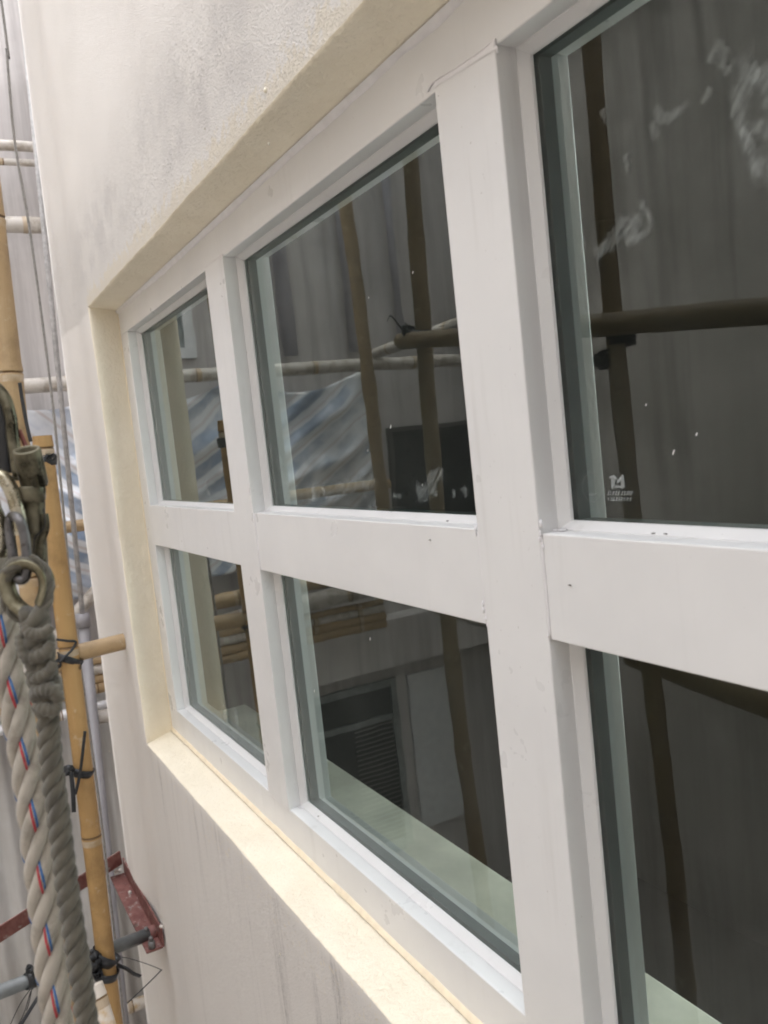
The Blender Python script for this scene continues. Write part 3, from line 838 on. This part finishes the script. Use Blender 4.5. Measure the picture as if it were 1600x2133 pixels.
# ---------------------------------------------------------------- plastic sheet
V = []; F = []
ny, nz = 120, 60
ties_y = [.48, -.30, -1.10, -1.98]
for i in range(ny + 1):
    y = .48 - 2.46 * i / ny
    k = min(range(3), key=lambda q: 0 if ties_y[q] >= y >= ties_y[q + 1] else 1)
    t = (ties_y[k] - y) / (ties_y[k] - ties_y[k + 1])
    sag = .13 * math.sin(math.pi * t) ** .8
    for j in range(nz + 1):
        s = j / nz
        z = 1.25 - sag * (1 - s) - 1.18 * s
        d = .05 * mn.noise(Vector((y * 2.2 + z * 1.5, z * .8, 1))) + .028 * mn.noise(Vector((y * 7 + z * 4.5, z * 2.2, 5))) + .035 * abs(math.sin(math.pi * t)) * math.sin((t - .5) * 9 + z * 6)
        fold = abs(((y * 1.3 + z * 2.1 + .35 * mn.noise(Vector((y * 2, z * 2, 3)))) * 2.2) % 1 - .5)
        d += .035 * max(0, .28 - fold) / .28 + .007 * mn.noise(Vector((y * 14 + z * 9, z * 5 - y * 3, 8)))
        V.append((-3.02 + d, y + .02 * mn.noise(Vector((y * 3, z * 3, 2))), z))
for i in range(ny):
    for j in range(nz):
        a = i * (nz + 1) + j
        F.append((a, a + nz + 1, a + nz + 2, a + 1))
sh = MB().add(V, F).build("plastic_sheet", SHEET)
md = sh.modifiers.new("thick", 'SOLIDIFY'); md.thickness = .002
tag(sh, "crumpled shiny plastic sheet with blue and white stripes hung on the far scaffold", "plastic sheet")

# ---------------------------------------------------------------- corrugated sheet, pipes, cords
V = []; F = []
n = 160
for i in range(n + 1):
    y = -2.1 + 1.95 * i / n
    x = XE_ + .10 + .022 * math.sin(y * 2 * math.pi / .125) + .01 * mn.noise(Vector((y * 4, 0, 0)))
    V += [(x, y, -.42), (x + .01, y, BT)]
for i in range(n): F.append((2 * i, 2 * i + 1, 2 * i + 3, 2 * i + 2))
V2 = [(v[0], v[1] , v[2]) for v in V]
cs = MB().add([(v[0], v[1] + 1.35, v[2]) for v in V2], F).build("corrugated_sheet", CORR)
md = cs.modifiers.new("thick", 'SOLIDIFY'); md.thickness = .003
tag(cs, "pale corrugated metal sheet standing behind the ropes at the lower left", "metal sheet")
d0, d1 = at(173, 1290, x=-2.7), at(240, 1960, x=-2.7)
dv = (d1 - d0).normalized()
dp = empty("drain_pipe", d1 + dv * 4.0, "grey plastic drain pipe with a thinner upper run behind the scaffold", "drain pipe")
MB().tube([d0, d1 + dv * 3.8], .029, 16).build("lower_pipe", PVC, dp)
MB().tube([d0 + dv * .04, d0 - dv * .03], .036, 16).build("collar", PVC, dp)
MB().tube([d0, d0 - dv * 4.2], .013, 12).build("upper_pipe", STRAP, dp)
cpts = [at(u, v, x=-.85) for u, v in [(-3, -40), (14, 110), (30, 290), (62, 480), (105, 800), (126, 1000), (150, 1250), (172, 1420), (205, 1660), (240, 1960), (262, 2150)]]
cpts = [cpts[0] + Vector((0, 0, 2.2))] + cpts
cd_ = MB().tube(resample(spline(cpts, 10), .02), .0042, 8, twist=80).build("hanging_cord", CORD)
tag(cd_, "thin grey cord hanging straight down beside the rounded wall corner", "cord")

# steel bracket on the wall
br = empty("wall_bracket", (-.9, -REV, -.66), "red painted steel angle bracket bolted flat along the lower wall", "bracket")
ya = -REV - .004
MB().box((-1.20, ya - .006, -.686), (-.637, ya, -.628)).build("wall_flange", RED, br, bevel=.001)
MB().box((-1.20, ya - .055, -.690), (-.637, ya - .006, -.684)).build("bottom_flange", RED, br, bevel=.001)
a0 = at(255, 1800, x=-1.19); a1 = at(-40, 1990, x=-.93)
dvec = (a1 - a0); aside = Vector((dvec.y, -dvec.x, 0)).normalized()
am = MB().sweep([a0, a1], [(0, 0), (.05, 0), (.05, .006), (.006, .006), (.006, .042), (0, .042)], up=(0, 0, 1))
am.build("arm", RED, br, smooth=False, recalc=True)
BOLT = simple("galvanised_bolt", (.20, .20, .20), .5, .5)
for u, v in ((303, 1872), (300, 1903)):
    bo = MB()
    p = at(u, v, y=ya - .035); bo.tube([(p.x, p.y, -.684), (p.x, p.y, -.662)], .011, 6); bo.tube([(p.x, p.y, -.662), (p.x, p.y, -.648)], .006, 8)
    bo.build("bolt", BOLT, br)
bl = MB()
for u, v, r in ((270, 1858, .007), (243, 1815, .010), (336, 1930, .007), (250, 1812, .006)):
    bl.blob(at(u, v, y=ya - .03), r, u, (1.4, 1, .5), 1)
tag(bl.build("mortar_lump", simple("mortar", (.55, .51, .47), .9), br), kind='stuff')
c0_ = at(312, 1945, x=-.72); c1_ = at(-30, 2078, x=-.62)
cdv = (c1_ - c0_).normalized()
cp = empty("conduit_pipe", c0_, "dark grey pipe resting on the red bracket and crossing behind both ropes", "pipe")
MB().tube([c0_, c1_ + cdv * .1], .0200, 18).build("pipe", DPVC, cp)
MB().tube([c0_ + cdv * .005, c0_ - cdv * .03], .0225, 18).build("end_socket", RED, cp)

# ---------------------------------------------------------------- black nylon ties
def ribbon(b, pts, w, up=None, th=.0012, n=8):
    return b.sweep(spline(pts, n), [(-w / 2, -th / 2), (w / 2, -th / 2), (w / 2, th / 2), (-w / 2, th / 2)], up=up)
def knot(b, c, r, seed, w=None):
    q = random.Random(seed); c = Vector(c); w = w or r * .55
    for k in range(9):
        e = Vector((q.uniform(-1, 1), q.uniform(-1, 1), q.uniform(-1, 1))).normalized()
        f_ = e.cross(Vector((q.uniform(-1, 1), q.uniform(-1, 1), q.uniform(-1, 1)))).normalized()
        a0, sp_, rr = q.uniform(0, 6.28), q.uniform(2.2, 4.2), r * q.uniform(.55, 1.0)
        pts = [c + (e * math.cos(a0 + sp_ * t / 5) + f_ * math.sin(a0 + sp_ * t / 5)) * rr * q.uniform(.8, 1.1) for t in range(6)]
        ribbon(b, pts, w, n=4)
def wrap(b, c, axis, r, turns, pitch, w, tilt=(0, 0, 0), ph=0.):
    """strap wound round an upright"""
    c = Vector(c); ax = Vector(axis).normalized()
    u = ax.cross(Vector((0, 1, 0))).normalized(); v = ax.cross(u)
    pts = []
    n = int(24 * turns)
    for k in range(n + 1):
        a = ph + 2 * math.pi * k / 24
        t = Vector(tilt).dot(u * math.cos(a) + v * math.sin(a))
        pts.append(c + (u * math.cos(a) + v * math.sin(a)) * (r + .0008 * (k / 24)) + ax * (pitch * k / 24 + t * r))
    b.sweep(pts, [(-w / 2, -.0007), (w / 2, -.0007), (w / 2, .0007), (-w / 2, .0007)], up=ax)
def on2(v):          # axis point of the upright with the sawn top, at photo row v
    t = (v - 908) / (2150 - 908)
    u = 89 + t * (236 - 89); return at(u, v, x=XP)
GT = "black nylon ties on the scaffold"
b = MB(); wrap(b, on2(955), p2d, .0285, 2.2, .004, .026, ph=.3); knot(b, on2(950) + Vector((.01, -.028, 0)) + RX * .035, .012, 3)
ribbon(b, [at(104, 950, x=XP + .03), at(112, 946, x=XP + .05), at(116, 952, x=XP + .05), at(110, 958, x=XP + .04)], .006)
tag(b.build("nylon_tie", BLACK), "black strap wound round the sawn top of the bamboo upright", "strap", GT)
b = MB()
wrap(b, on2(1372), p2d, .030, 1.6, .004, .020, tilt=(-.1, .55, -.2), ph=1.2)
ribbon(b, [at(117, 1332, x=XP + .035), at(140, 1335, x=XP + .04), at(156, 1336, x=XP + .035), at(157, 1342, x=XP + .035), at(148, 1356, x=XP + .04), at(132, 1371, x=XP + .045), at(122, 1380, x=XP + .045)], .007, up=(0, 0, 1))
knot(b, at(122, 1382, x=XP + .035), .014, 9)
ribbon(b, [at(160, 1386, x=XP), at(167, 1388, x=XP + .01), at(168, 1393, x=XP + .02), at(163, 1396, x=XP + .01)], .006)
tag(b.build("nylon_tie", BLACK), "black strap lashing the bamboo stub to the upright", "strap", GT)
b = MB()
wrap(b, on2(1606), p2d, .029, 1.4, .003, .022, tilt=(0, .35, 0), ph=.5)
ribbon(b, [at(177, 1523, x=XP + .06), at(172, 1570, x=XP + .05), at(166, 1615, x=XP + .045), at(157, 1655, x=XP + .05)], .0085, up=(.3, 1, 0))
ribbon(b, [at(148, 1610, x=XP + .045), at(152, 1650, x=XP + .05), at(154, 1692, x=XP + .05)], .012, up=(.3, 1, 0))
knot(b, at(142, 1606, x=XP + .03), .016, 4)
tag(b.build("nylon_tie", BLACK), "black strap with two long loose ends halfway down the upright", "strap", GT)
b = MB()
wrap(b, on2(1995), p2d, .031, 1.5, .003, .034, tilt=(0, .75, 0), ph=.8)
wrap(b, on2(2028), p2d, .031, 1.3, .003, .024, tilt=(0, .30, 0), ph=.4)
ribbon(b, [at(244, 1996, x=XP), at(262, 1995, x=XP + .02), at(300, 2006, x=XP + .04), at(333, 2019, x=XP + .05), at(333, 2024, x=XP + .05), at(300, 2057, x=XP + .05), at(265, 2090, x=XP + .05)], .0035, up=(.3, 1, 0), n=6)
ribbon(b, [at(243, 2010, x=XP), at(262, 2017, x=XP + .02), at(278, 2028, x=XP + .03), at(293, 2034, x=XP + .03)], .013, up=(.2, .2, 1))
knot(b, at(196, 2000, x=XP + .02), .030, 6); knot(b, at(205, 2028, x=XP + .02), .018, 7)
tag(b.build("nylon_tie", BLACK), "wide black straps binding upright and grey pipe at the bottom, wiry ends loose", "strap", GT)
b = MB()
q0 = at(60, 2020, x=-.62); wrap(b, at(66, 2040, x=-.63), cdv, .0225, 1.5, .006, .02)
knot(b, at(62, 2020, x=-.60), .012, 5)
for e in ([(62, 2062), (40, 2095), (15, 2150)], [(64, 2064), (50, 2110), (30, 2150)], [(66, 2062), (60, 2090), (55, 2105)]):
    b.tube(spline([at(u, v, x=-.6) for u, v in e], 6), .0014, 5)
ribbon(b, [at(80, 2076, x=-.6), at(62, 2105, x=-.59), at(40, 2140, x=-.58)], .010, up=(.3, 1, 0))
tag(b.build("nylon_tie", BLACK), "black knot on the grey pipe left of the white rope", "strap", GT)
b = MB()
ribbon(b, [at(41, 797, x=-.64), at(46, 830, x=-.64), at(54, 875, x=-.635), at(64, 920, x=-.63)], .0095, up=(.3, 1, 0))
tag(b.build("nylon_tie", BLACK), "flat black strip hanging down the thick bamboo upright above the hook", "strap", GT)
b = MB()
wrap(b, (.43, -.85, .93), (0, 0, 1), .030, 3, .012, .02, tilt=(0, 0, 0)); knot(b, (.40, -.82, .90), .025, 3)
tag(b.build("nylon_tie", BLACK), "dark knot mirrored where ledger meets upright in the upper right pane", "strap", GT)
b = MB()
wrap(b, (-.425, -.84, 1.06), (0, 0, 1), .033, 3, .012, .02); knot(b, (-.45, -.81, 1.10), .03, 5)
ribbon(b, [(-.46, -.80, 1.1), (-.50, -.78, 1.16), (-.53, -.78, 1.15)], .006)
tag(b.build("nylon_tie", BLACK), "dark knot mirrored where ledger meets upright in the middle upper pane", "strap", GT)

# ---------------------------------------------------------------- ropes
def strands(path, R, pitch, name, mat, parent, step=.0022, rfun=None, phase=0., nside=12, nst=3, tracer=None):
    P = resample(path, step); n = len(P)
    T = [(P[min(i + 1, n - 1)] - P[max(i - 1, 0)]).normalized() for i in range(n)]
    a = Vector((0, 1, 0)) if abs(T[0].y) < .9 else Vector((1, 0, 0))
    u = (a - T[0] * a.dot(T[0])).normalized()
    fr = []
    for i in range(n):
        u = (u - T[i] * u.dot(T[i])).normalized(); fr.append((u.copy(), T[i].cross(u)))
    rs, ro = (R * .535, R * .475) if nst == 3 else (R * .445, R * .565)
    if nst == 4: MB().tube(P, R * .3, 8).build("core_strand", mat, parent)
    fz = MB(); q = random.Random(int(R * 1e6) + n)
    for k in range(nst):
        pts = []; rad = []; rd = []
        for i in range(n):
            s = i * step; f_ = rfun(s) if rfun else 1.0
            ang = phase + 2 * math.pi * (k / nst + s / pitch)
            uu, ww = fr[i]; rdir = uu * math.cos(ang) + ww * math.sin(ang)
            rd.append(rdir); pts.append(P[i] + rdir * ro * f_)
            rad.append(rs * f_ * (1 + .05 * mn.noise(Vector((s * 55, k * 7, 0)))))
        MB().tube(pts, rad, nside).build(name, mat, parent)
        for i in range(1, n - 1):                       # loose fibres
            td = (pts[i + 1] - pts[i - 1]).normalized(); sd_ = td.cross(rd[i])
            for _ in range(7):
                b_ = q.gauss(0, .75); nd = rd[i] * math.cos(b_) + sd_ * math.sin(b_)
                p0 = pts[i] + td * q.uniform(-.5, .5) * step + nd * rad[i] * .97
                dr = (T[i] * q.choice((-1, 1)) + nd * q.uniform(.05, .55) + sd_ * q.uniform(-.4, .4)).normalized()
                L = q.uniform(.0015, .0045); wd = dr.cross(nd).normalized() * .00009
                p1 = p0 + dr * L * .5 + nd * L * .05; p2 = p0 + dr * L - nd * L * .12
                fz.add([p0 - wd, p0 + wd, p1 + wd, p1 - wd, p2], [(0, 1, 2, 3), (3, 2, 4)])
        if tracer and k % 2 == 0:
            py = pitch / 3; th = tracer
            for off, nm, colr in ((.30, "red_yarn", REDY), (-.28, "blue_yarn", BLUY)):
                yq = []
                for i in range(n):
                    s = i * step
                    psi = off - 2 * math.pi * (s - (th - phase - 2 * math.pi * k / nst) / (2 * math.pi) * pitch) / py
                    td = (pts[min(i + 1, n - 1)] - pts[max(i - 1, 0)]).normalized(); sd_ = td.cross(rd[i])
                    yq.append(pts[i] + (rd[i] * math.cos(psi) + sd_ * math.sin(psi)) * rad[i] * .97)
                MB().tube(yq, R * .085, 6).build(nm, colr, parent)
    o = fz.build("fibre_fuzz", mat, parent, smooth=False); o['kind'] = 'stuff'
D = .60
PXM = D / FPX                       # metres per photo pixel at the ropes
wr = empty("rope", at(120, 2140, d=D + .03), "thick white twisted rope with red and blue tracer yarns", "rope", "ropes hanging at the left edge")
TH = 1.6254      # side of the rope the tracer yarns surface on
wp = [at(u, v, d=D + .035 - .0 * v) for u, v in [(-38, 1020), (-14, 1150), (0, 1262), (13, 1375), (38, 1500), (62, 1640), (82, 1800), (100, 1960), (116, 2100), (132, 2250), (140, 2330)]]
wp = [at(-62, 800, d=D + .03)] + wp + [wp[-1] + Vector((0, 0, -.5)), wp[-1] + Vector((.01, -.01, -1.6)), wp[-1] + Vector((0, 0, -3.0))]
strands(resample(spline(wp, 14), .004), 34 * PXM, 272 * PXM, "strand", WROPE, wr, phase=1.6, nst=4, tracer=TH)
gr = empty("rope", at(170, 2140, d=D), "olive-grey twisted rope with a spliced eye round a metal thimble", "rope", "ropes hanging at the left edge")
gp = [at(u, v, d=D - .006) for u, v in [(72, 1272), (76, 1320), (85, 1380), (97, 1450), (100, 1500), (108, 1600), (122, 1700), (140, 1850), (163, 2000), (178, 2110), (196, 2240), (205, 2330)]]
def taper(s):
    s /= PXM                         # back to photo pixels along the rope
    return 1.38 - .10 * math.sin(s * .07) if s < 175 else (1.38 - .38 * min(1, (s - 175) / 45))
gp += [gp[-1] + Vector((0, 0, -.5)), gp[-1] + Vector((-.01, .01, -1.6)), gp[-1] + Vector((0, 0, -3.0))]
strands(resample(spline(gp, 14), .004), 24 * PXM, 98 * PXM, "strand", GROPE, gr, rfun=taper, phase=.5)
# eye of the rope: runs round the thimble
ep = [(70, 1290), (32, 1286), (12, 1262), (4, 1225), (8, 1190), (28, 1168), (55, 1160), (82, 1168), (100, 1192), (106, 1225), (100, 1258), (84, 1284), (74, 1300)]
ep = [(56 + (u - 56) * .86, 1232 + (v - 1232) * .88) for u, v in ep]
e3 = [at(u, v, d=D - .004 + .004 * math.sin(i)) for i, (u, v) in enumerate(ep)]
strands(spline(e3, 12), 15.5 * PXM, 100 * PXM, "eye_strand", GROPE, gr, phase=.2)
# tucked strand ends along the splice
for (pts, r) in ([[(48, 1300), (62, 1318), (86, 1322), (108, 1305)], 12], [[(44, 1345), (60, 1368), (92, 1362), (108, 1338)], 13], [[(58, 1398), (76, 1412), (102, 1400), (112, 1378)], 12],
                 [[(70, 1448), (90, 1438), (112, 1440), (124, 1462)], 15], [[(72, 1470), (88, 1476), (112, 1478), (122, 1466)], 13], [[(40, 1322), (46, 1350), (60, 1378), (70, 1395)], 11]):
    MB().tube(spline([at(u, v, d=D - .006 - 22 * PXM - .002 * math.sin(math.pi * i / 3)) for i, (u, v) in enumerate(pts)], 8), [r * PXM * (.35 + .75 * math.sin(math.pi * (.08 + .84 * k / 24)) ** .6) * (1 + .12 * math.sin(k * 1.9 + r)) for k in range(25)], 12).build("splice_tuck", GROPE, gr)
# thimble: bent channel inside the eye
tp = spline([at(u, v, d=D - .004) for u, v in [(70, 1278), (42, 1256), (26, 1230), (24, 1204), (38, 1186), (58, 1180), (78, 1188), (89, 1208), (88, 1232), (80, 1256)]], 8)
W_ = 25 * PXM
prof = [(-W_, -.004), (-W_ * .55, .0012), (0, .003), (W_ * .55, .0012), (W_, -.004), (W_ * .9, -.0055), (W_ * .5, -.0008), (0, .001), (-W_ * .5, -.0008), (-W_ * .9, -.0055)]
MB().sweep(tp, prof, up=-RF).build("thimble", THIM, gr)

# ---------------------------------------------------------------- hook and link the olive rope hangs on
hk = empty("scaffold_hook", at(40, 900, d=D + .01), "worn steel locking hook with an open tube sleeve at the left edge", "hook")
HD = D + .012
def px_path(pts, d): return spline([at(u, v, d=d + (e[0] if e else 0)) for u, v, *e in pts], 10)
MB().tube(px_path([(-60, 800), (-20, 800), (8, 826), (22, 868), (26, 905), (34, 960), (40, 1000)], HD + .012), [(13 + 3 * math.sin(k)) * PXM for k in [0] * 61], 14).build("hook_arm", STEEL, hk)
# sleeve: hollow tube with a rim
ax0, ax1 = at(62, 934, d=HD), at(66, 1012, d=HD)
axd = (ax1 - ax0).normalized(); o = []
uu = (RX - axd * RX.dot(axd)).normalized(); ww = axd.cross(uu)
tilt = -RF
V = []; F = []; ns = 32
rows = [(0.0, 25.5, 0), (0.0, 27.5, 0), (3, 28.5, 0), (40, 28.5, 0), (78, 28.5, 0), (83, 26.5, 0), (83, 16, 0)]
rows = [(40, 20, 0), (2, 20.5, 0)] + [(-1.0, 23.5, 0)] + rows[1:]
for (h, r, _) in rows:
    for k in range(ns):
        a = 2 * math.pi * k / ns
        slant = 9 * math.sin(a) if h < 30 else 0
        V.append(ax0 + axd * ((h) * PXM) + (uu * math.cos(a) + ww * math.sin(a)) * r * PXM)
m = len(rows)
for i in range(m - 1):
    for k in range(ns):
        k2 = (k + 1) % ns; F.append((i * ns + k, i * ns + k2, (i + 1) * ns + k2, (i + 1) * ns + k))
# lean the sleeve's mouth a little toward the viewer
piv = at(64, 975, d=HD); rot = Matrix.Rotation(R_(24), 4, RX)
V = [piv + rot @ (v - piv) for v in V]
MB().add(V, F).build("sleeve", STEEL, hk, recalc=False)
def lathe(c, d, prof, n=28):
    d = d.normalized(); a = (RX - d * RX.dot(d)).normalized(); b = d.cross(a); V = []; F = []
    for h, r in prof:
        for k in range(n):
            t = 2 * math.pi * k / n; V.append(c + d * h * PXM + (a * math.cos(t) + b * math.sin(t)) * r * PXM)
    for i in range(len(prof) - 1):
        for k in range(n):
            k2 = (k + 1) % n; F.append((i * n + k, i * n + k2, (i + 1) * n + k2, (i + 1) * n + k))
    return MB().add(V, F)
lathe(at(66, 1012, d=HD + .004), at(68, 1060, d=HD + .004) - at(66, 1012, d=HD + .004), [(0, 5), (2, 27), (6, 28.5), (28, 27.5), (34, 24), (36, 22)]).build("collar", STEEL, hk)
MB().tube(px_path([(70, 1040), (72, 1080), (76, 1120), (80, 1160), (82, 1185)], HD + .008), [(24 - 6 * k / 40) * PXM for k in range(41)], 16).build("nose", STEEL, hk)
MB().tube(px_path([(90, 1060), (94, 1090), (84, 1108), (72, 1122), (70, 1150)], HD - .002), 1.6 * PXM, 6).build("seam", RUBBER, hk)
MB().tube(px_path([(93, 1070), (95, 1100), (86, 1130), (84, 1165)], HD + .003), [(8 + .02 * k) * PXM for k in range(31)], 12).build("latch", STEEL, hk)
MB().tube(px_path([(-30, 996), (0, 992), (18, 1010), (32, 1045), (42, 1090), (44, 1115)], HD - .004), [(16 - .03 * k) * PXM for k in range(51)], 16).build("bright_arm", SHINY, hk)
MB().tube(px_path([(-20, 1050), (-6, 1080), (0, 1120), (-4, 1160)], HD + .0), [17 * PXM] * 31, 16).build("bright_arm", SHINY, hk)
MB().sweep(px_path([(-12, 815), (4, 860), (10, 915), (12, 985)], HD + .02), [(-.0085, -.004), (.0065, -.004), (.0065, .004), (-.0085, .004)], up=RX).build("rubber_strap", RUBBER, hk)
MB().tube(px_path([(40, 896), (48, 915), (54, 930)], HD + .018), 5 * PXM, 8).build("safety_pin", simple("dull_red_paint", (.16, .04, .03), .5), hk)
top = at(-60, 800, d=HD + .012)
MB().tube(spline([top + Vector((0, 0, -.004)), top + Vector((.004, -.012, .03)), top + Vector((0, -.01, .4)), top + Vector((0, 0, 1.6)), top + Vector((0, 0, 3.4))], 10), .008, 10).build('sling', GROPE, hk)
lk = [(26, 1075), (40, 1082), (50, 1110), (55, 1150), (56, 1185), (50, 1206), (36, 1204), (30, 1180), (26, 1150), (21, 1115), (20, 1090)]
li = [at(u, v, d=HD - .016 + (.0 if u > 35 else .012)) for u, v in lk]
lo = MB().tube(spline(li, 10, closed=True), 10.5 * PXM, 14, closed=True).build("steel_link", LINKM)
tag(lo, "grey oval steel link joining the hook to the rope eye", "link")
